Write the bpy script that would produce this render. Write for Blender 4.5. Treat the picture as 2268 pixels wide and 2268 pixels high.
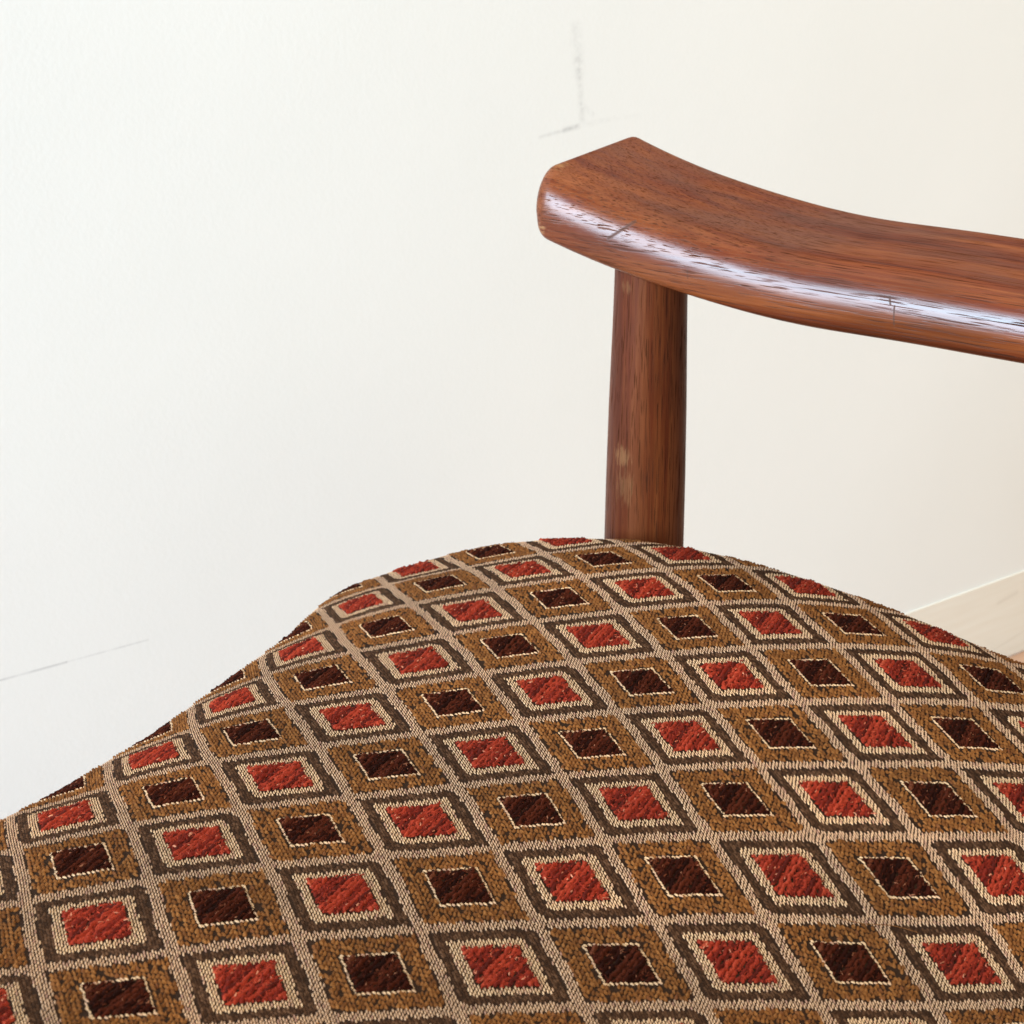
import bpy, math
import numpy as np

scene = bpy.context.scene
for o in list(bpy.data.objects):
    bpy.data.objects.remove(o)

# ---------------------------------------------------------------- camera
PITCH = math.radians(23.0)
CAM_H = 0.80
F_PX = 4500.0                     # focal length in photo pixels (photo is 2268 wide)
cam_d = bpy.data.cameras.new("camera")
cam_d.sensor_width = 36.0
cam_d.lens = 36.0 * F_PX / 2268.0
cam_d.clip_start = 0.02
cam_d.clip_end = 60.0
cam_d.dof.use_dof = True
cam_d.dof.focus_distance = 0.76
cam_d.dof.aperture_fstop = 38.0
cam = bpy.data.objects.new("camera", cam_d)
scene.collection.objects.link(cam)
cam.location = (0, 0, CAM_H)
cam.rotation_euler = (math.pi / 2 - PITCH, 0, 0)
scene.camera = cam

# ---------------------------------------------------------------- light
world = bpy.data.worlds.new("World")
scene.world = world
world.use_nodes = True
bg = world.node_tree.nodes["Background"]
bg.inputs[0].default_value = (1.0, 0.97, 0.90, 1)
bg.inputs[1].default_value = 0.28

def area_lamp(name, loc, target, sx, sy, power, color):
    d = bpy.data.lights.new(name, 'AREA')
    d.shape = 'RECTANGLE'; d.size = sx; d.size_y = sy
    d.energy = power; d.color = color
    o = bpy.data.objects.new(name, d)
    scene.collection.objects.link(o)
    from mathutils import Vector
    o.location = loc
    o.rotation_euler = (Vector(target) - Vector(loc)).to_track_quat('-Z', 'Y').to_euler()
    return o

# daylight from a window behind and left of the camera, added warm fill lamp standing in for ceiling bounce
area_lamp("window_light", (-2.85, -2.3, 1.95), (0.0, 0.95, 0.45), 2.0, 2.2, 485.0, (0.62, 0.815, 1.0))
area_lamp("ceiling_fill", (1.5, 0.3, 2.5), (1.0, 0.9, 0.0), 3.0, 2.6, 70.0, (1.0, 0.935, 0.70))

scene.view_settings.view_transform = 'Standard'
scene.view_settings.look = 'None'
scene.view_settings.exposure = 0.0
scene.view_settings.gamma = 1.0
scene.view_settings.use_curve_mapping = False
scene.render.engine = 'CYCLES'

# ---------------------------------------------------------------- helpers
COL = scene.collection
RNG = np.random.default_rng(7)

def ray(x, y):
    u = (x - 1134.0) / F_PX; v = (y - 1134.0) / F_PX
    c, s = math.cos(PITCH), math.sin(PITCH)
    return np.array([u, c - v * s, -(v * c + s)])

def add_obj(name, data, parent=None, mat=None, smooth=True):
    o = bpy.data.objects.new(name, data)
    COL.objects.link(o)
    if parent is not None:
        o.parent = parent
    if mat is not None:
        data.materials.append(mat)
    if smooth and data is not None:
        data.polygons.foreach_set("use_smooth", np.ones(len(data.polygons), dtype=bool))
    return o

def mesh_quads(name, verts, quads):
    """fast mesh from numpy arrays (n,3) and (m,4)"""
    me = bpy.data.meshes.new(name)
    n, m = len(verts), len(quads)
    me.vertices.add(n)
    me.vertices.foreach_set("co", np.ascontiguousarray(verts, dtype=np.float32).ravel())
    me.loops.add(m * 4)
    me.loops.foreach_set("vertex_index", np.ascontiguousarray(quads, dtype=np.int32).ravel())
    me.polygons.add(m)
    me.polygons.foreach_set("loop_start", np.arange(0, m * 4, 4, dtype=np.int32))
    me.update(calc_edges=True)
    return me

class NT:
    """tiny node-tree writer"""
    def __init__(self, name):
        self.m = bpy.data.materials.new(name); self.m.use_nodes = True
        self.t = self.m.node_tree; self.n = self.t.nodes
        self.bsdf = self.n["Principled BSDF"]
    def node(self, kind, **kw):
        n = self.n.new(kind)
        for k, v in kw.items(): setattr(n, k, v)
        return n
    def link(self, a, b): self.t.links.new(a, b)
    def put(self, sock, v):
        if hasattr(v, "is_output"): self.link(v, sock)
        else: sock.default_value = v
    def math(self, op, a, b=0.0, clamp=False):
        n = self.node("ShaderNodeMath", operation=op, use_clamp=clamp)
        self.put(n.inputs[0], a); self.put(n.inputs[1], b)
        return n.outputs[0]
    def vmath(self, op, a, b=None, scale=None):
        n = self.node("ShaderNodeVectorMath", operation=op)
        self.put(n.inputs[0], a)
        if b is not None: self.put(n.inputs[1], b)
        if scale is not None: self.put(n.inputs["Scale"], scale)
        return n
    def coord(self, what="Object"):
        return self.node("ShaderNodeTexCoord").outputs[what]
    def scaled(self, vec, s, off=(0, 0, 0)):
        n = self.node("ShaderNodeMapping")
        self.link(vec, n.inputs["Vector"])
        n.inputs["Scale"].default_value = s; n.inputs["Location"].default_value = off
        return n.outputs[0]
    def noise(self, vec, scale=1.0, detail=2.0, rough=0.5, dist=0.0):
        n = self.node("ShaderNodeTexNoise")
        self.link(vec, n.inputs["Vector"])
        n.inputs["Scale"].default_value = scale; n.inputs["Detail"].default_value = detail
        n.inputs["Roughness"].default_value = rough; n.inputs["Distortion"].default_value = dist
        return n.outputs["Fac"]
    def ramp(self, fac, stops, interp='LINEAR'):
        n = self.node("ShaderNodeValToRGB")
        n.color_ramp.interpolation = interp
        el = n.color_ramp.elements
        while len(el) < len(stops): el.new(0.5)
        for e, (p, c) in zip(el, stops):
            e.position = p
            e.color = (c, c, c, 1) if isinstance(c, (int, float)) else (*c, 1)
        self.link(fac, n.inputs[0])
        return n.outputs[0]
    def mix(self, fac, a, b, mode='MIX'):
        n = self.node("ShaderNodeMix", data_type='RGBA', blend_type=mode)
        self.put(n.inputs["Factor"], fac)
        self.put(n.inputs[6], (*a, 1) if isinstance(a, tuple) else a)
        self.put(n.inputs[7], (*b, 1) if isinstance(b, tuple) else b)
        return n.outputs[2]
    def bump(self, h, strength, dist):
        n = self.node("ShaderNodeBump")
        n.inputs["Strength"].default_value = strength; n.inputs["Distance"].default_value = dist
        self.link(h, n.inputs["Height"])
        self.link(n.outputs[0], self.bsdf.inputs["Normal"])
    def set(self, **kw):
        for k, v in kw.items():
            self.put(self.bsdf.inputs[k.replace("_", " ")], v)
        return self.m
    def segment(self, vec, a, b, w):
        """1 on the line a-b, falling to 0 at distance w"""
        a = np.array(a, float); b = np.array(b, float); d = b - a; L2 = float(d @ d)
        rel = self.vmath('SUBTRACT', vec, tuple(a)).outputs[0]
        t = self.math('DIVIDE', self.vmath('DOT_PRODUCT', rel, tuple(d)).outputs["Value"], L2, clamp=True)
        n = self.vmath('SCALE', tuple(d), scale=t)
        diff = self.vmath('SUBTRACT', rel, n.outputs[0]).outputs[0]
        dist = self.vmath('LENGTH', diff).outputs["Value"]
        return self.math('SUBTRACT', 1.0, self.math('DIVIDE', dist, w), clamp=True)

# ---------------------------------------------------------------- materials
def wood(name, along, tone=1.0, chips=(), scratches=(), shine=0.46, matte=0.0):
    """figured reddish walnut, grain along local axis 0 (x) or 2 (z)"""
    w = NT(name)
    c = w.coord("Object")
    def sc(l, a): return tuple(l if k == along else a for k in range(3))
    warp = w.noise(w.scaled(c, sc(6, 18)), 1.0, 2)
    broad = w.noise(w.scaled(c, sc(2.2, 55)), 1.0, 3, 0.6, 0.6)
    fibre = w.noise(w.scaled(c, sc(14, 620)), 1.0, 4, 0.6)
    pores = w.noise(w.scaled(c, sc(48, 2200)), 1.0, 1, 0.4)
    flecks = w.noise(w.scaled(c, sc(26, 950), (3, 1, 7)), 1.0, 2, 0.5)
    f = w.math('ADD', w.math('MULTIPLY', broad, 0.62), w.math('MULTIPLY', fibre, 0.38))
    col = w.ramp(f, [(0.30, (0.070 * tone, 0.0095 * tone, 0.0030 * tone)),
                     (0.44, (0.215 * tone, 0.037 * tone, 0.0100 * tone)),
                     (0.56, (0.34 * tone, 0.082 * tone, 0.0205 * tone)),
                     (0.70, (0.48 * tone, 0.130 * tone, 0.040 * tone))])
    blotch = w.noise(w.scaled(c, sc(18, 40), (9, 4, 2)), 1.0, 3)
    col = w.mix(w.ramp(blotch, [(0.35, 0.55), (0.62, 0.0)]), col, (0.15 * tone, 0.034 * tone, 0.010 * tone))
    pm = w.ramp(pores, [(0.33, 1.0), (0.40, 0.0)])
    fm = w.ramp(flecks, [(0.31, 0.7), (0.38, 0.0)])
    dark = w.math('MAXIMUM', pm, fm)
    col = w.mix(w.math('MULTIPLY', dark, 0.75), col, (0.035, 0.012, 0.006))
    # bare wood where the finish is knocked off (end corners, post front)
    for (p, r, amt) in chips:
        rel = w.vmath('SUBTRACT', c, p).outputs[0]
        rel = w.vmath('MULTIPLY', rel, tuple(1.0 / k for k in r)).outputs[0]
        d = w.vmath('LENGTH', rel).outputs["Value"]
        near = w.math('SUBTRACT', 1.0, d, clamp=True)
        brk = w.noise(w.scaled(c, sc(130, 900)), 1.0, 4, 0.7)
        msk = w.ramp(w.math('ADD', w.math('MULTIPLY', near, 0.55), brk), [(0.72, 0.0), (0.90, 1.0)])
        col = w.mix(w.math('MULTIPLY', msk, amt), col, (0.46, 0.235, 0.095))
    for (a, b, wd, amt) in scratches:
        s = w.segment(w.vmath('MULTIPLY', c, (1, 0, 1)).outputs[0], (a[0], 0, a[2]), (b[0], 0, b[2]), wd)
        col = w.mix(w.math('MULTIPLY', w.math('POWER', s, 0.6), amt), col, (0.06, 0.028, 0.018))
        dark = w.math('MAXIMUM', dark, w.math('MULTIPLY', s, amt))
    rough = w.math('ADD', w.math('MULTIPLY', fibre, 0.16), w.math('ADD', 0.19 + matte, w.math('MULTIPLY', dark, 0.40)))
    h = w.math('SUBTRACT', w.math('MULTIPLY', fibre, 0.30), w.math('MULTIPLY', dark, 0.20))
    h = w.math('ADD', h, w.math('MULTIPLY', warp, 0.8))
    # finish rubbed dull on the flat top where arms rest
    nz = w.node("ShaderNodeSeparateXYZ"); w.link(w.coord("Normal"), nz.inputs[0])
    wear = w.math('MULTIPLY', w.ramp(nz.outputs[2], [(0.80, 0.0), (0.985, 1.0)]), w.ramp(blotch, [(0.30, 0.75), (0.65, 1.0)]))
    rough = w.math('ADD', rough, w.math('MULTIPLY', wear, 0.30))
    gloss = w.math('MULTIPLY', w.math('SUBTRACT', 1.0, w.math('MULTIPLY', dark, 0.85)), w.math('SUBTRACT', shine, w.math('MULTIPLY', wear, shine * 0.8)))
    w.bump(h, 0.30, 0.0006)
    return w.set(Base_Color=col, Roughness=rough, Specular_IOR_Level=gloss, Coat_Weight=0.0)

def thread(name, stops, rough=0.75, sheen=0.0, spec=0.25, bump=0.25):
    t = NT(name)
    r = t.node("ShaderNodeNewGeometry").outputs["Random Per Island"]
    col = t.ramp(r, stops)
    n = t.noise(t.scaled(t.coord("Object"), (1, 1, 1)), 5200.0, 2, 0.6)
    col = t.mix(t.ramp(n, [(0.35, 0.42), (0.6, 0.0)]), col, tuple(0.35 * k for k in stops[0][1]))
    n2 = t.noise(t.scaled(t.coord("Object"), (1, 1, 1)), 1500.0, 2, 0.6)
    col = t.mix(t.ramp(n2, [(0.36, 0.45), (0.55, 0.0)]), col, tuple(0.6 * k for k in stops[0][1]))
    n3 = t.noise(t.coord("Object"), 16.0, 3, 0.6)
    col = t.mix(t.ramp(n3, [(0.35, 0.0), (0.70, 1.0)]), col, (1.35, 1.30, 1.25), 'MULTIPLY')
    t.bump(n, bump, 0.0003)
    return t.set(Base_Color=col, Roughness=rough, Specular_IOR_Level=spec, Sheen_Weight=sheen, Sheen_Roughness=0.4)

# ---------------------------------------------------------------- the setting
PSI = math.radians(36.0)
W_DIR = np.array([math.cos(PSI), math.sin(PSI), 0.0])       # along the wall, to the right and away
W_NRM = np.array([-math.sin(PSI), math.cos(PSI), 0.0])      # into the wall
rr = ray(2255, 1447)
W_ORG = np.array([0, 0, CAM_H]) + rr * (CAM_H / -rr[2])      # where wall meets floor, right edge of view

def box_mesh(name, x0, x1, y0, y1, z0, z1, bev=0.0, seg=3):
    import bmesh
    bm = bmesh.new()
    v = [bm.verts.new((x, y, z)) for z in (z0, z1) for y in (y0, y1) for x in (x0, x1)]
    for f in ((0, 2, 3, 1), (4, 5, 7, 6), (0, 1, 5, 4), (2, 6, 7, 3), (0, 4, 6, 2), (1, 3, 7, 5)):
        bm.faces.new([v[i] for i in f])
    if bev > 0:
        bmesh.ops.bevel(bm, geom=list(bm.edges), offset=bev, segments=seg, affect='EDGES', profile=0.5)
    me = bpy.data.meshes.new(name); bm.to_mesh(me); bm.free()
    return me

def wall_material():
    w = NT("wall_paint")
    c = w.coord("Object")
    peel = w.noise(c, 330.0, 3, 0.55)
    roll = w.noise(c, 60.0, 2, 0.5)
    tone = w.noise(c, 5.0, 2, 0.5)
    col = w.ramp(tone, [(0.3, (0.820, 0.822, 0.812)), (0.7, (0.845, 0.847, 0.838))])
    brk = w.noise(w.scaled(c, (260, 260, 260)), 1.0, 3, 0.6)
    brk2 = w.noise(w.scaled(c, (60, 60, 60)), 1.0, 2, 0.6)
    def mark(a, b, wd, amt, noise, lo, hi):
        nonlocal col
        s = w.segment(c, (a[0], 0, a[1]), (b[0], 0, b[1]), wd)
        m = w.math('MULTIPLY', s, w.ramp(noise, [(lo, 0.0), (hi, 1.0)]))
        col = w.mix(w.math('MULTIPLY', m, amt * 0.8), col, (0.32, 0.32, 0.33))
    # long thin rub, low on the left
    mark((-0.99, 0.2550), (-0.865, 0.2530), 0.0011, 0.60, brk2, 0.12, 0.62)
    mark((-0.865, 0.2530), (-0.812, 0.2521), 0.0009, 0.40, brk2, 0.30, 0.62)
    # smudged cross above the armrest
    mark((-0.520, 0.5182), (-0.4965, 0.5206), 0.0018, 0.42, brk, 0.15, 0.70)
    mark((-0.5010, 0.5204), (-0.4900, 0.5212), 0.0026, 0.62, brk, 0.15, 0.70)
    mark((-0.4905, 0.5212), (-0.465, 0.5225), 0.0026, 0.20, brk, 0.30, 0.70)
    mark((-0.462, 0.5225), (-0.440, 0.5222), 0.0030, 0.07, brk, 0.40, 0.62)
    mark((-0.4925, 0.5830), (-0.4895, 0.5560), 0.0065, 0.30, brk, 0.32, 0.72)
    mark((-0.4905, 0.5640), (-0.4865, 0.5250), 0.0036, 0.36, brk, 0.26, 0.72)
    mark((-0.4865, 0.5345), (-0.4780, 0.5270), 0.0026, 0.26, brk, 0.42, 0.66)
    h = w.math('ADD', w.math('MULTIPLY', peel, 0.6), w.math('MULTIPLY', roll, 0.5))
    w.bump(h, 0.16, 0.0010)
    return w.set(Base_Color=col, Roughness=0.62, Specular_IOR_Level=0.3)

def base_material():
    w = NT("baseboard_paint")
    c = w.coord("Object")
    n = w.noise(w.scaled(c, (14, 200, 160)), 1.0, 3, 0.6)
    col = w.ramp(n, [(0.3, (0.80, 0.75, 0.67)), (0.7, (0.835, 0.80, 0.73))])
    s = w.segment(c, (-0.036, -0.0014, 0.0135), (0.03, -0.0014, 0.027), 0.0011)
    s2 = w.segment(c, (-0.035, -0.0014, 0.0585), (-0.012, -0.0014, 0.062), 0.0028)
    col = w.mix(w.math('MULTIPLY', s, 0.22), col, (0.42, 0.36, 0.30))
    col = w.mix(w.math('MULTIPLY', s2, 0.20), col, (0.42, 0.36, 0.30))
    w.bump(n, 0.1, 0.0006)
    return w.set(Base_Color=col, Roughness=0.42)

def floor_material():
    w = NT("floor_boards")
    c = w.coord("Object")
    f = w.noise(w.scaled(c, (3, 70, 1)), 1.0, 4, 0.6, 0.4)
    col = w.ramp(f, [(0.3, (0.40, 0.22, 0.14)), (0.7, (0.56, 0.34, 0.23))])
    w.bump(f, 0.1, 0.0008)
    return w.set(Base_Color=col, Roughness=0.4)

wall = add_obj("wall", box_mesh("wall", -3.0, 2.6, 0.0, 0.12, 0.0, 2.7), None, wall_material(), False)
wall.location = W_ORG; wall.rotation_euler = (0, 0, PSI)
wall["kind"] = "structure"; wall["label"] = "off-white painted wall with faint grey scuffs behind the chair"
bb = add_obj("baseboard", box_mesh("baseboard", -3.0, 2.6, -0.0014, -0.0003, 0.002, 0.0805, 0.0005, 2), wall, base_material(), False)

fm = floor_material()
floor = add_obj("floor", box_mesh("floor", -3.2, 2.8, -4.0, 0.15, -0.05, 0.0), None, None, False)
floor.location = W_ORG; floor.rotation_euler = (0, 0, PSI)
floor["kind"] = "structure"; floor["label"] = "reddish brown wooden floor below the baseboard"
floor.data.materials.append(fm)
# boards along the wall near the foot of it
bm_ = box_mesh("floor_board", 0.0, 1.18, 0.0, 0.084, 0.0005, 0.004, 0.0012, 1)
bm_.materials.append(fm)
for r in range(10):
    for k in range(4):
        o = bpy.data.objects.new("floor_board", bm_); COL.objects.link(o); o.parent = floor
        o.location = (-2.2 + 1.182 * k + 0.37 * (r % 3), -0.014 - 0.086 * (r + 1), 0)

# ---------------------------------------------------------------- seat surface
# woven lattice of the upholstery: cell (i, j), where its centre is seen, and how far away it lies
LAT = [(0,0,1264.6,1953.4,0.6330), (1,-1,1401.0,1780.0,0.6829), (1,0,1511.0,1940.0,0.6456), (0,1,1379.0,2138.0,0.5954), (1,1,1633.0,2132.5,0.6087), (2,-1,1630.0,1771.0,0.6950), (0,-1,1178.0,1795.0,0.6708), (-1,-1,934.0,1820.0,0.6590), (-1,0,1016.0,1964.0,0.6206), (-2,0,758.0,1981.0,0.6085), (-2,-1,687.0,1840.0,0.6472), (-1,1,1105.0,2143.0,0.5826), (-2,1,837.0,2159.0,0.5697), (-3,1,551.0,2179.0,0.5575), (-4,0,213.0,2046.0,0.5843), (-3,0,493.0,2006.0,0.5965), (-3,-1,434.0,1868.0,0.6357), (-4,-1,182.0,1906.5,0.6242), (-4,1,264.0,2215.0,0.5451), (-4,-2,142.0,1808.0,0.6643), (-3,-2,384.0,1756.0,0.6753), (3,-1,1851.0,1770.0,0.7072), (4,-1,2080.0,1771.0,0.7187), (2,0,1752.0,1940.0,0.6580), (3,0,1990.0,1944.6,0.6700), (4,0,2215.0,1940.0,0.6822), (2,1,1883.0,2135.0,0.6215), (3,1,2134.0,2138.0,0.6333), (-2,-2,620.0,1721.0,0.6864), (-3,-3,335.0,1673.0,0.7154), (-2,-3,557.0,1624.0,0.7256), (-2,-4,508.0,1551.0,0.7660), (-1,-4,711.0,1502.5,0.7756), (-1,-5,661.0,1439.0,0.8161), (0,-4,927.0,1465.0,0.7862), (0,-3,1003.0,1557.0,0.7473), (1,-3,1213.0,1529.5,0.7586), (0,-2,1084.0,1669.0,0.7090), (-1,-3,780.0,1590.0,0.7365), (-1,-2,855.0,1694.0,0.6975), (1,-4,1129.5,1431.0,0.7971), (1,-5,1044.0,1355.0,0.8362), (0,-5,855.0,1389.0,0.8255), (0,-6,794.0,1338.0,0.8661), (1,-6,972.5,1292.0,0.8756), (2,-6,1157.0,1261.0,0.8863), (2,-5,1238.0,1325.6,0.8472), (1,-7,920.0,1262.0,0.9159), (2,-7,1084.0,1224.0,0.9263), (3,-7,1251.0,1196.0,0.9371), (2,-4,1322.0,1409.0,0.8085), (3,-6,1335.0,1239.0,0.8976), (3,-5,1425.0,1303.5,0.8585), (4,-5,1610.0,1292.0,0.8702), (4,-6,1508.0,1227.0,0.9091), (4,-4,1704.0,1380.0,0.8318), (3,-4,1523.0,1390.0,0.8199), (3,-3,1618.5,1497.0,0.7821), (2,-3,1422.0,1512.0,0.7703), (2,-2,1519.0,1631.0,0.7325), (1,-2,1313.0,1648.0,0.7206), (3,-2,1727.0,1626.0,0.7444), (4,-3,1817.0,1491.0,0.7938), (5,-3,2008.0,1491.0,0.8058), (4,-2,1936.0,1620.5,0.7562), (5,-2,2138.0,1625.0,0.7685), (5,-4,1889.0,1383.0,0.8438), (6,-3,2197.0,1505.0,0.8179), (6,-4,2074.0,1405.0,0.8554), (5,-5,1782.0,1299.0,0.8821), (-3,-4,341.0,1628.0,0.7577), (-2,-5,505.0,1510.0,0.8082), (-1,-6,655.0,1401.0,0.8580), (-4,-3,141.0,1749.0,0.7064), (-5,1,-52.0,2238.0,0.5327)]
LAT += [(7, -4, 2256.0, 1448.0, 0.8665), (7, -3, 2382.0, 1532.0, 0.8297), (6, -2, 2335.0, 1640.0, 0.7810)]
lat = np.array(LAT, float)

def tps_fit(src, val, lam):
    n = len(src)
    d2 = ((src[:, None] - src[None]) ** 2).sum(-1)
    K = 0.5 * d2 * np.log(d2 + 1e-12) + lam * np.eye(n)
    Pm = np.c_[np.ones(n), src]
    A = np.zeros((n + 3, n + 3)); A[:n, :n] = K; A[:n, n:] = Pm; A[n:, :n] = Pm.T
    return np.linalg.solve(A, np.r_[val, np.zeros((3, val.shape[1]))])

def tps_eval(src, wts, x):
    out = np.empty((len(x), wts.shape[1]))
    for s in range(0, len(x), 40000):
        xx = x[s:s + 40000]
        d2 = ((xx[:, None] - src[None]) ** 2).sum(-1)
        out[s:s + 40000] = (0.5 * d2 * np.log(d2 + 1e-12)) @ wts[:len(src)] + np.c_[np.ones(len(xx)), xx] @ wts[len(src):]
    return out

AB = lat[:, :2]
W_UV = tps_fit(AB, lat[:, 2:4], 0.06)
W_D = tps_fit(AB, lat[:, 4:5], 0.25)

def surf(ab):
    """fabric cell coordinates -> world position of the crowned seat top"""
    uv = tps_eval(AB, W_UV, ab); d = tps_eval(AB, W_D, ab)[:, 0]
    u = (uv[:, 0] - 1134.0) / F_PX; v = (uv[:, 1] - 1134.0) / F_PX
    c, s = math.cos(PITCH), math.sin(PITCH)
    return np.c_[u * d, d * (c - v * s), CAM_H - d * (v * c + s)]

P0, P1, Q0, Q1, RC = -6.85, 9.0, -8.2, 10.25, 4.6     # seat outline along the cloth's diagonals
UNIT = 0.0285                                        # metres per diagonal unit
ROLL = 0.024                                         # radius of the padded edge
def pq2ab(p): return np.c_[(p[:, 0] + p[:, 1]) / 2, (p[:, 0] - p[:, 1]) / 2]

def seat_point(pq):
    cen = np.array([(P0 + P1) / 2, (Q0 + Q1) / 2]); half = np.array([(P1 - P0) / 2, (Q1 - Q0) / 2])
    r = pq - cen
    inner = np.clip(r, -(half - RC), half - RC)
    dv = r - inner
    dl = np.linalg.norm(dv, axis=1)
    D = np.maximum(dl - RC, 0.0)
    out = dl > RC
    S = np.empty((len(pq), 3))
    S[~out] = surf(pq2ab(pq[~out]))
    if out.any():
        nrm = dv[out] / dl[out][:, None]
        foot = cen + inner[out] + nrm * RC
        F = surf(pq2ab(foot)); B = surf(pq2ab(foot - nrm * 0.15))
        T = F - B; T /= np.linalg.norm(T, axis=1)[:, None]
        dn = np.array([0, 0, -1.0])
        cosA = T @ dn
        alpha = np.arccos(np.clip(cosA, -1, 1))
        n2 = dn - cosA[:, None] * T; n2 /= np.linalg.norm(n2, axis=1)[:, None]
        dist = D[out] * UNIT
        phi = np.minimum(dist / ROLL, alpha)
        rest = np.maximum(dist - alpha * ROLL, 0)
        S[out] = F + ROLL * (np.sin(phi)[:, None] * T + (1 - np.cos(phi))[:, None] * n2) + rest[:, None] * dn
    return S

GS = 0.06
EXT = 3.3
gp = np.arange(P0 - EXT, P1 + EXT + GS, GS); gq = np.arange(Q0 - EXT, Q1 + EXT + GS, GS)
GP, GQ = np.meshgrid(gp, gq, indexing='ij')
GRID = seat_point(np.c_[GP.ravel(), GQ.ravel()]).reshape(len(gp), len(gq), 3)
# slight unevenness of the padding
t1 = np.gradient(GRID, axis=0); t2 = np.gradient(GRID, axis=1)
GN = np.cross(t1, t2); GN /= np.linalg.norm(GN, axis=2)[..., None]
if GN[len(gp) // 2, len(gq) // 2, 2] < 0: GN = -GN

def on_cloth(a, b, h):
    """cell coordinates and height above the cloth -> world"""
    p = (a + b - gp[0]) / GS; q = (a - b - gq[0]) / GS
    p = np.clip(p, 0, len(gp) - 1.001); q = np.clip(q, 0, len(gq) - 1.001)
    i = p.astype(int); j = q.astype(int); fp = (p - i)[..., None]; fq = (q - j)[..., None]
    def bl(G): return (G[i, j] * (1 - fp) * (1 - fq) + G[i + 1, j] * fp * (1 - fq) + G[i, j + 1] * (1 - fp) * fq + G[i + 1, j + 1] * fp * fq)
    return bl(GRID) + bl(GN) * h[..., None]

def edge_dist(a, b):
    """distance (diagonal units) outside the seat outline, negative inside"""
    p, q = a + b, a - b
    cx, cy = (P0 + P1) / 2, (Q0 + Q1) / 2
    x = np.abs(p - cx) - ((P1 - P0) / 2 - RC); y = np.abs(q - cy) - ((Q1 - Q0) / 2 - RC)
    return np.hypot(np.maximum(x, 0), np.maximum(y, 0)) + np.minimum(np.maximum(x, y), 0) - RC

# ---------------------------------------------------------------- the chair
chair = bpy.data.objects.new("chair", None)
COL.objects.link(chair)
P_HAT = np.array([0.857, -0.515, 0.0]); P_HAT /= np.linalg.norm(P_HAT)
POST = np.array([0.063, 0.888, 0.0])
ANG = math.atan2(P_HAT[1], P_HAT[0])
chair.location = POST; chair.rotation_euler = (0, 0, ANG)
chair["label"] = "wooden armchair with a domed seat in rust, gold and brown diamond fabric"
chair["category"] = "chair"
ca, sa = math.cos(ANG), math.sin(ANG)
def to_local(P):
    r = P - POST
    return np.c_[r[:, 0] * ca + r[:, 1] * sa, -r[:, 0] * sa + r[:, 1] * ca, r[:, 2]]

# ground cloth of the seat
gm = NT("ground_cloth")
gnz = gm.noise(gm.coord("Object"), 2600.0, 2, 0.6)
gm.bump(gnz, 0.4, 0.0005)
ground_mat = gm.set(Base_Color=gm.ramp(gnz, [(0.3, (0.014, 0.006, 0.003)), (0.7, (0.036, 0.017, 0.009))]), Roughness=0.9, Specular_IOR_Level=0.1)
st = 2
G2 = GRID[::st, ::st]
n0, n1 = G2.shape[:2]
idx = np.arange(n0 * n1).reshape(n0, n1)
quads = np.stack([idx[:-1, :-1], idx[1:, :-1], idx[1:, 1:], idx[:-1, 1:]], -1).reshape(-1, 4)
seat_me = mesh_quads("seat_cushion", to_local(G2.reshape(-1, 3)), quads)
seat = add_obj("seat_cushion", seat_me, chair, ground_mat)
if seat_me.polygons[len(quads) // 2].normal.z < 0: seat_me.flip_normals()
seat["label"] = "domed seat upholstered in a woven diamond lattice"

# ------------------------------ threads
LA, LB = 0.0385, 0.0430        # cell size in metres along a and b

def stitches(a, b, ang, ln, wd, ht, lift, prof=3, rings=4, bend=None):
    """yarn floats lying on the cloth; returns verts (world), quads"""
    n = len(a)
    one = np.ones(n)
    ang, ln, wd, ht, lift = [np.asarray(v, float) * one for v in (ang, ln, wd, ht, lift)]
    if rings == 4:
        ts = np.array([-0.5, -0.27, 0.27, 0.5]); ws = np.array([0.40, 1, 1, 0.40]); hs = np.array([0.05, 1.0, 1.0, 0.05])
    else:
        ts = np.array([-0.5, -0.34, 0.0, 0.34, 0.5]); ws = np.array([0.42, 0.92, 1.05, 0.92, 0.42]); hs = np.array([0.0, 0.78, 1.0, 0.78, 0.0])
    if prof == 3:
        us = np.array([-0.5, 0.0, 0.5]); vs = np.array([0.0, 1.0, 0.0])
    else:
        us = np.array([-0.5, -0.27, 0.27, 0.5]); vs = np.array([0.0, 0.95, 0.95, 0.0])
    R, U = len(ts), len(us)
    x = ln[:, None, None] * ts[None, :, None] * np.ones(U)[None, None]
    y = wd[:, None, None] * ws[None, :, None] * us[None, None, :]
    if bend is not None:
        y = y + np.asarray(bend)[:, None, None] * (ts[None, :, None] ** 2 * 4) * np.ones(U)
    h = ht[:, None, None] * hs[None, :, None] * vs[None, None, :] + lift[:, None, None]
    c, s = np.cos(ang)[:, None, None], np.sin(ang)[:, None, None]
    aa = a[:, None, None] + (x * c - y * s) / LA
    bb_ = b[:, None, None] + (x * s + y * c) / LB
    V = on_cloth(aa, bb_, h).reshape(-1, 3)
    f = []
    for r in range(R - 1):
        for u in range(U - 1):
            f.append((r * U + u, (r + 1) * U + u, (r + 1) * U + u + 1, r * U + u + 1))
    f = np.array(f)
    Q = (f[None] + (np.arange(n) * (R * U))[:, None, None]).reshape(-1, 4)
    return V, Q

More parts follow.
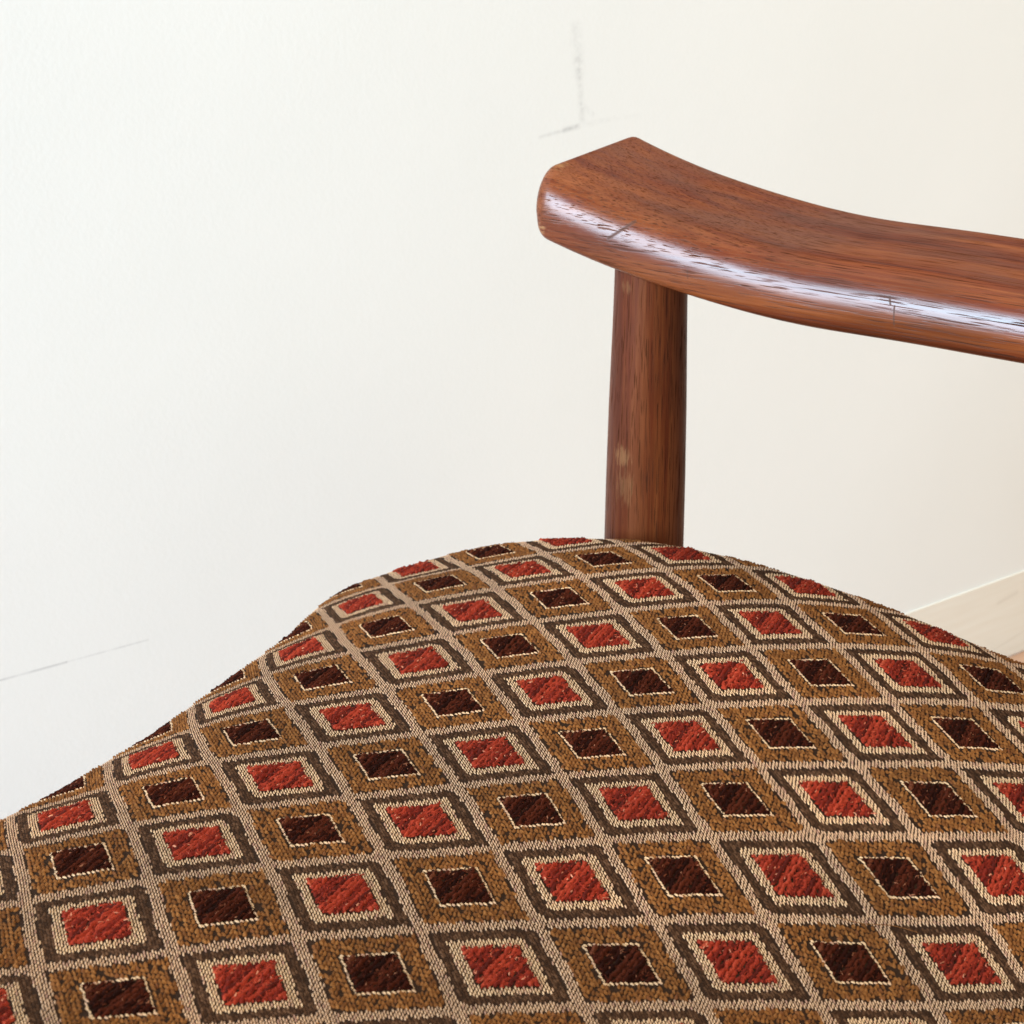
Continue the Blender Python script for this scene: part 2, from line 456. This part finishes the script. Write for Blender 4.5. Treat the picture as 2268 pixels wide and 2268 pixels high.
def cell_of(a, b):
    i = np.rint(a).astype(int); j = np.rint(b).astype(int)
    ca_, cb_ = a - i, b - j
    m = np.maximum(np.abs(ca_), np.abs(cb_))
    cut = (np.abs(ca_) + np.abs(cb_)) * 0.526
    red = (i + j) % 2 == 0
    m = np.where(red & (ca_ * cb_ < 0), np.maximum(m, cut), m)
    return i, j, m, red

MAXD = 1.9
def in_seat(a, b, extra=0.0): return edge_dist(a, b) < MAXD + extra

cells = []
for i in range(-12, 14):
    for j in range(-12, 14):
        if edge_dist(np.array([float(i)]), np.array([float(j)]))[0] < 1.7:
            cells.append((i, j))

M_CREAM = thread("cream_thread", [(0.0, (0.52, 0.32, 0.175)), (0.60, (0.70, 0.45, 0.26)), (0.88, (0.50, 0.28, 0.17)), (1.0, (0.38, 0.18, 0.125))], 0.45, 0.0, 0.45, 0.1)
M_TRELLIS = thread("trellis_thread", [(0.0, (0.38, 0.22, 0.135)), (0.50, (0.60, 0.375, 0.225)), (0.82, (0.54, 0.325, 0.20)), (1.0, (0.32, 0.155, 0.11))], 0.5, 0.0, 0.35, 0.1)
M_TAUPE = thread("taupe_thread", [(0.0, (0.030, 0.0132, 0.0068)), (0.6, (0.070, 0.032, 0.0165)), (1.0, (0.125, 0.062, 0.034))], 0.9, 0.0, 0.06)
M_GOLD = thread("gold_yarn", [(0.0, (0.118, 0.040, 0.0098)), (0.5, (0.196, 0.071, 0.0172)), (0.85, (0.255, 0.099, 0.0255)), (1.0, (0.14, 0.046, 0.016))], 0.75, 0.0, 0.12)
M_RUST = thread("rust_chenille", [(0.0, (0.055, 0.0038, 0.0016)), (0.40, (0.20, 0.0145, 0.0060)), (0.82, (0.35, 0.035, 0.0145)), (0.94, (0.42, 0.065, 0.03)), (1.0, (0.72, 0.30, 0.18))], 0.75, 0.0, 0.12)  # palest stops paint the sparkle of a few fibres into the colour
M_BROWN = thread("brown_chenille", [(0.0, (0.009, 0.0013, 0.0005)), (0.5, (0.032, 0.0048, 0.0017)), (0.84, (0.075, 0.014, 0.0055)), (0.94, (0.13, 0.035, 0.016)), (1.0, (0.34, 0.14, 0.08))], 0.85, 0.0, 0.06)  # top stops are painted glints on stray pile fibres

# cream floats: columns along b, twill-staggered, over the whole seat
PA = 1.0 / 45.0
PB = 0.051
def warp_columns(i0, i1, j0, j1, pa, pb, stag, jit):
    na = int(round((i1 - i0) / pa)); nb = int(round((j1 - j0) / pb))
    k = np.arange(na); r = np.arange(nb)
    K, Rr = np.meshgrid(k, r, indexing='ij')
    a = i0 + (K + 0.5) * pa + RNG.normal(0, jit * pa, K.shape)
    b = j0 + (Rr + ((K * stag) % 1.0)) * pb + RNG.normal(0, jit * pb, K.shape)
    return a.ravel(), b.ravel()

ca_, cb_ = warp_columns(-11.5, 12.5, -12.5, 10.5, PA, PB, 0.36, 0.06)
i_, j_, m_, red_ = cell_of(ca_, cb_)
wob = 0.008 * np.sin(ca_ * 37.0 + cb_ * 11.0) + 0.006 * np.sin(cb_ * 53.0)
mm = m_ + 0.6 * wob
trellis = (mm > 0.445) & in_seat(ca_, cb_)
ring = red_ & (mm > 0.244) & (mm < 0.337)
n = trellis.sum()
V, Q = stitches(ca_[trellis], cb_[trellis], math.radians(90 + 7) + RNG.normal(0, 0.06, n), 0.00205 * RNG.uniform(0.9, 1.1, n), 0.00053, 0.00042, 0.00004)
cream = add_obj("cream_trellis", mesh_quads("cream_trellis", to_local(V), Q), seat, M_TRELLIS)
cream["kind"] = "stuff"

print("trellis stitches", n)
tri = 2 * len(Q)

ta_, tb_ = warp_columns(-11.5, 12.5, -12.5, 10.5, PA * 1.1, 0.046, 0.5, 0.10)
ti, tj, tm, tred = cell_of(ta_, tb_)
tmm = tm + 0.006 * np.sin(ta_ * 41.0 + tb_ * 17.0)
t_ok = tred & (tmm >= 0.344) & (tmm <= 0.432)

PG_A, PG_B = 0.033, 0.062
ga_, gb_ = warp_columns(-11.5, 12.5, -12.5, 10.5, PG_A, PG_B, 0.0, 0.08)
gb_ += PG_B * (0.46 * (np.floor((ga_ + 11.5) / PG_A / 2.0) % 2) + 0.16 * (np.floor((ga_ + 11.5) / PG_A) % 2))
gi, gj, gmn, gred = cell_of(ga_, gb_)
gmm = gmn + 0.010 * np.sin(ga_ * 31.0 + gb_ * 23.0)
g_ok = (~gred) & (gmm >= 0.256) & (gmm <= 0.436)
gk = np.floor((ga_ + 11.5) / PG_A).astype(int); gr = np.floor((gb_ + 12.5) / PG_B).astype(int)
g_ok &= RNG.random(len(ga_)) > np.where((gk - 2 * gr) % 6 == 0, 0.22, 0.03)

def by_cell(ok, ii, jj):
    sel = np.nonzero(ok)[0]
    key = (ii[sel] + 50) * 1000 + (jj[sel] + 50)
    order = np.argsort(key, kind='stable')
    sel, key = sel[order], key[order]
    cut = np.nonzero(np.diff(key))[0] + 1
    return {(int(ii[g[0]]), int(jj[g[0]])): g for g in np.split(sel, cut)}
ring_by = by_cell(ring, i_, j_); taupe_by = by_cell(t_ok, ti, tj); gold_by = by_cell(g_ok, gi, gj)

def joined(parts):
    Vs, Qs, o = [], [], 0
    for V, Q in parts:
        Vs.append(V); Qs.append(Q + o); o += len(V)
    return np.concatenate(Vs), np.concatenate(Qs)

def cords(i, j, half):
    """rows of pile yarn across a diamond, each one a lumpy strand lying diagonally"""
    sp = 0.040
    K = np.arange(-11, 12) * sp + RNG.normal(0, 0.003, 23)
    lim = half * 2 * math.sqrt(0.5)
    K = K[np.abs(K) < lim - 0.012]
    L = lim - np.abs(K)                                   # half length of each strand
    R, U = 22, 5
    t = np.linspace(-1, 1, R)
    us = np.array([-0.47, -0.27, 0.0, 0.27, 0.47]); vs = np.array([0.0, 0.72, 1.0, 0.72, 0.0])
    n = len(K)
    x = L[:, None] * t[None] * (1 + RNG.normal(0, 0.03, (n, 1)))
    y = K[:, None] + RNG.normal(0, 0.0045, (n, R)) + 0.006 * np.sin(x * 40 + K[:, None] * 90)
    wd = sp * RNG.uniform(0.75, 1.35, (n, R)); wd[:, 0] *= 0.4; wd[:, -1] *= 0.4
    ht = RNG.uniform(0.0006, 0.0012, (n, R)) * RNG.uniform(0.6, 1.2, (n, 1)); ht[:, 0] = 0.0001; ht[:, -1] = 0.0001
    X = x[:, :, None] * np.ones(U)
    Y = y[:, :, None] + wd[:, :, None] * us
    Hh = ht[:, :, None] * vs * RNG.uniform(0.75, 1.25, (n, R, U)) + 0.00004
    s2 = math.sqrt(0.5)
    V = on_cloth(i + (X + Y) * s2, j + (-X + Y) * s2, Hh).reshape(-1, 3)
    f = np.array([(r * U + u, (r + 1) * U + u, (r + 1) * U + u + 1, r * U + u + 1) for r in range(R - 1) for u in range(U - 1)])
    return V, (f[None] + (np.arange(n) * R * U)[:, None, None]).reshape(-1, 4)

def chenille(i, j, half, fibres):
    """a diamond of diagonal pile cords with loose fibres on top"""
    base = math.atan2(-LB, LA)
    A = cords(i, j, half)
    fa = RNG.uniform(-half, half, fibres) * 1.03; fb = RNG.uniform(-half, half, fibres) * 1.03
    B = stitches(i + fa, j + fb, base + RNG.normal(0, 0.45, fibres), RNG.uniform(0.0008, 0.0026, fibres), RNG.uniform(0.00028, 0.00055, fibres),
                 RNG.uniform(0.0002, 0.0005, fibres), RNG.uniform(0.0003, 0.0007, fibres), 3, 4, RNG.normal(0, 0.0004, fibres))
    return joined([A, B])

def part(name, V, Q, mat):
    global tri
    tri += 2 * len(Q)
    o = add_obj(name, mesh_quads(name, to_local(V), Q), seat, mat)
    return o

for (i, j) in cells:
    if (i + j) % 2 == 0:
        part("rust_diamond", *chenille(i, j, 0.236, 260), M_RUST)
        g = ring_by[(i, j)]
        part("cream_border", *stitches(ca_[g], cb_[g], math.radians(90 + 7) + RNG.normal(0, 0.06, len(g)), 0.00205 * RNG.uniform(0.88, 1.1, len(g)), 0.00053, 0.00042, 0.00004), M_CREAM)
        g = taupe_by[(i, j)]
        part("taupe_band", *stitches(ta_[g], tb_[g], math.radians(90) + RNG.normal(0, 0.12, len(g)), 0.0021 * RNG.uniform(0.8, 1.15, len(g)), 0.00090, RNG.uniform(0.00020, 0.00040, len(g)), 0.00004), M_TAUPE)
    else:
        part("brown_diamond", *chenille(i, j, 0.214, 190), M_BROWN)
        g = gold_by[(i, j)]
        nn = len(g)
        flip = np.where((gk[g] // 2) % 2 == 0, 1.0, -0.8)
        part("gold_band", *stitches(ga_[g], gb_[g], math.radians(90) + flip * 0.28 + RNG.normal(0, 0.16, nn), RNG.uniform(0.0020, 0.0028, nn), RNG.uniform(0.0009, 0.0014, nn),
                                    RNG.uniform(0.0006, 0.0010, nn), 0.00003), M_GOLD)
        # fine cream rope round the brown diamond
        hw = 0.232
        stp = 0.040
        t = np.arange(-hw, hw, stp) + stp / 2
        ea = np.r_[t, t, np.full_like(t, -hw), np.full_like(t, hw)]
        eb = np.r_[np.full_like(t, -hw), np.full_like(t, hw), t, t]
        ng = len(t)
        ag = np.r_[np.full(2 * ng, 0.75), np.full(2 * ng, math.pi / 2 - 0.30)] + RNG.normal(0, 0.15, 4 * ng)
        k2 = 4 * ng
        part("cream_rope", *stitches(i + ea + RNG.normal(0, 0.004, k2), j + eb + RNG.normal(0, 0.004, k2), ag, 0.0017 * RNG.uniform(0.8, 1.15, k2), 0.00062, 0.00050, 0.0001), M_CREAM)
# loose pulled threads
def pulled(pts, mat, nseg=14):
    pts = np.array(pts, float)
    t = np.linspace(0, len(pts) - 1, nseg + 1)
    a = np.interp(t, np.arange(len(pts)), pts[:, 0]); b_ = np.interp(t, np.arange(len(pts)), pts[:, 1])
    k = np.array([0.25, 0.5, 0.25])
    for _ in range(3):
        a[1:-1] = np.convolve(a, k, 'valid'); b_[1:-1] = np.convolve(b_, k, 'valid')
    hz = 0.0006 + 0.0012 * np.sin(np.linspace(0, math.pi, nseg + 1))
    C = on_cloth(a, b_, hz)
    rad_ = 0.00013
    d = np.gradient(C, axis=0); d /= np.linalg.norm(d, axis=1)[:, None]
    u = np.cross(d, [0, 0, 1.0]); u /= np.linalg.norm(u, axis=1)[:, None]; w_ = np.cross(u, d)
    V = np.stack([C + rad_ * (math.cos(q) * u + math.sin(q) * w_) for q in (0, math.pi / 2, math.pi, 3 * math.pi / 2)], 1).reshape(-1, 3)
    Q = [(r * 4 + s, r * 4 + (s + 1) % 4, (r + 1) * 4 + (s + 1) % 4, (r + 1) * 4 + s) for r in range(nseg) for s in range(4)]
    part("loose_thread", V, np.array(Q), mat)
pulled([(2.12, 0.46), (2.22, 0.56), (2.38, 0.60), (2.58, 0.58), (2.78, 0.64)], M_GOLD)
pulled([(0.10, -0.02), (0.02, 0.06), (0.06, 0.16), (0.14, 0.12)], M_RUST)
pulled([(-2.2, 0.10), (-2.1, -0.02), (-2.0, 0.06), (-2.05, 0.16)], M_RUST)
pulled([(3.9, -3.1), (3.98, -3.02), (4.08, -3.06), (4.06, -3.16)], M_BROWN)

print("cells", len(cells), "triangles in threads", tri)

# ------------------------------ wooden frame
def post_mesh(name, prof, n=40, wav=0.0):
    z = np.array([p[0] for p in prof]); r = np.array([p[1] for p in prof])
    th = np.linspace(0, 2 * math.pi, n, endpoint=False)
    V = np.stack([r[:, None] * np.cos(th), r[:, None] * np.sin(th), z[:, None] * np.ones(n)], -1).reshape(-1, 3)
    idx = np.arange(len(z) * n).reshape(len(z), n)
    Q = np.stack([idx[:-1], np.roll(idx[:-1], -1, 1), np.roll(idx[1:], -1, 1), idx[1:]], -1).reshape(-1, 4)
    return mesh_quads(name, V, Q)

M_POST = wood("post_wood", 2, 0.43, chips=[((-0.0030, -0.0185, 0.4570), (0.0070, 0.010, 0.0090), 0.22),
                                            ((-0.0015, -0.0185, 0.4420), (0.0090, 0.010, 0.0160), 0.12),
                                            ((-0.0045, -0.0190, 0.5370), (0.0060, 0.010, 0.0060), 0.15)], shine=0.20, matte=0.16)
zs = np.linspace(0.0, 0.552, 60)
def rad(z):   # slim at foot and top, fullest near the seat
    return float(np.interp(z, [0.0, 0.25, 0.40, 0.44, 0.48, 0.52, 0.552], [0.0120, 0.0175, 0.0190, 0.01865, 0.0180, 0.0169, 0.0164]))
front_post = add_obj("front_post", post_mesh("front_post", [(z, rad(z)) for z in zs]), chair, M_POST)
front_post["label"] = "round tapered red-brown post with worn finish"
rear_post = add_obj("rear_post", post_mesh("rear_post", [(z, rad(z)) for z in zs]), chair, M_POST)
rear_post.location = (0.36, 0.0, -0.006)
leg_me = post_mesh("leg", [(z, rad(z) ) for z in np.linspace(0, 0.34, 30)])
leg_me.materials.append(M_POST)
for x in (0.0, 0.36):
    o = add_obj("leg", leg_me, chair); o.location = (x, -0.47, 0)
M_FRAME = wood("frame_wood", 0, 0.8)
M_FRAME_Y = wood("frame_wood_cross", 1, 0.8)
for nm, b_, mt in (("side_rail", (0.0, 0.36, -0.011, 0.011, 0.285, 0.34), M_FRAME), ("side_rail", (0.0, 0.36, -0.481, -0.459, 0.285, 0.34), M_FRAME),
               ("cross_rail", (-0.011, 0.011, -0.458, -0.012, 0.29, 0.345), M_FRAME_Y), ("cross_rail", (0.349, 0.371, -0.458, -0.012, 0.29, 0.345), M_FRAME_Y),
               ("seat_board", (-0.09, 0.36, -0.46, -0.03, 0.346, 0.362), M_FRAME)):
    add_obj(nm, box_mesh(nm, *b_, 0.003, 2), chair, mt)

# ------------------------------ armrest
ARM_IN, ARM_W = -0.025, 0.088          # inner face (towards the seat) and width, across
def arm_zb(s): return 0.5352 + 0.0113 * max(0.0, (0.10 - s) / 0.107) ** 2 + 0.0002 * math.sin(s * 60)
def arm_t(s): return 0.0284 + 0.0028 * max(0.0, (0.10 - s) / 0.14) ** 2
def arm_profile():
    """closed section, x across 0..1 metres*, y height 0..1 of thickness"""
    pts = []
    for x in np.linspace(ARM_W - 0.006, 0.0045, 10): pts.append((x, 0.0, 0))
    # tight lower corner, nearly upright side, broad rounding up to the top
    for k in np.linspace(-80, 0, 7):
        a = math.radians(k); pts.append((0.0045 - 0.0035 * math.cos(a), 0.13 + 0.13 * math.sin(a), 1))
    for k in np.linspace(0, 90, 18):
        a = math.radians(k); pts.append((0.0160 - 0.0160 * math.cos(a) ** 0.95, 0.32 + 0.68 * math.sin(a), 1))
    for x in np.linspace(0.020, ARM_W - 0.006, 12): pts.append((x, 1.0, 0))
    for k in np.linspace(90, 0, 7):
        a = math.radians(k); pts.append((ARM_W - 0.004 + 0.004 * math.cos(a), 0.86 + 0.14 * math.sin(a), 1))
    for k in np.linspace(0, -85, 7):
        a = math.radians(k); pts.append((ARM_W - 0.004 + 0.004 * math.cos(a), 0.14 + 0.14 * math.sin(a), 1))
    # drop near-duplicates
    out = []
    for p in pts:
        if not out or abs(out[-1][0] - p[0]) + abs(out[-1][1] - p[1]) * 0.028 > 2e-4: out.append(p)
    return out[:-1] if abs(out[0][0] - out[-1][0]) < 2e-4 and abs(out[0][1] - out[-1][1]) < 1e-2 else out
prof = arm_profile()
S_END, S_FAR = -0.0490, 0.43
rings = []
RE = 0.0072
for k in np.linspace(0, 90, 7):                        # eased front end
    a = math.radians(k)
    rings.append((S_END + RE * (1 - math.sin(a)), RE * (1 - math.cos(a))))
rings = sorted(((S_END + RE * (1 - math.sin(math.radians(k))), RE * (1 - math.cos(math.radians(k)))) for k in np.linspace(90, 0, 8)), key=lambda r: r[0])
rings = [(s, RE - math.sqrt(max(0.0, RE ** 2 - (RE - (s - S_END)) ** 2))) for s, _ in rings]
rings += [(s, 0.0) for s in np.linspace(S_END + RE + 0.004, S_FAR - 0.004, 110)]
rings += [(S_FAR - 0.001, 0.0015), (S_FAR, 0.005)]
V = []
for s, ins in rings:
    zb, t = arm_zb(s), arm_t(s)
    kx = (ARM_W - 2 * ins) / ARM_W; kz = (t - 2 * ins) / t
    for (x, y, _) in prof:
        xx = ARM_W / 2 + (x - ARM_W / 2) * kx
        yy = t / 2 + (y * t - t / 2) * kz
        ds = 0.003 * (xx / ARM_W) * max(0.0, 1 - (s - S_END) / 0.05)      # end cut very slightly out of square
        V.append((s + ds, ARM_IN + xx, zb + yy))
V = np.array(V)
npf = len(prof)
ix = np.arange(len(rings) * npf).reshape(len(rings), npf)
Q = np.stack([ix[:-1], ix[1:], np.roll(ix[1:], -1, 1), np.roll(ix[:-1], -1, 1)], -1).reshape(-1, 4)
import bmesh
arm_me = mesh_quads("armrest", V, Q)
bmx = bmesh.new(); bmx.from_mesh(arm_me); bmx.verts.ensure_lookup_table()
bmx.faces.new([bmx.verts[i] for i in ix[0]]); bmx.faces.new([bmx.verts[i] for i in ix[-1][::-1]])
bmesh.ops.recalc_face_normals(bmx, faces=bmx.faces[:])
bmx.to_mesh(arm_me); bmx.free()
M_ARM = wood("arm_wood", 0, 0.60,
             chips=[((-0.043, -0.008, 0.584), (0.006, 0.012, 0.007), 0.45), ((-0.044, -0.018, 0.5605), (0.006, 0.012, 0.006), 0.55)],
             scratches=[((-0.0092, -0.02, 0.5610), (0.0014, -0.02, 0.5690), 0.0010, 0.75),
                        ((0.1218, -0.02, 0.5545), (0.1228, -0.02, 0.5515), 0.0006, 0.8),
                        ((0.1246, -0.02, 0.5512), (0.1254, -0.02, 0.5435), 0.0005, 0.8),
                        ((0.0301, -0.02, 0.5530), (0.0304, -0.02, 0.5488), 0.0004, 0.6)])
arm = add_obj("armrest", arm_me, chair, M_ARM)
arm["label"] = "glossy red-brown armrest with a blunt rounded front end"
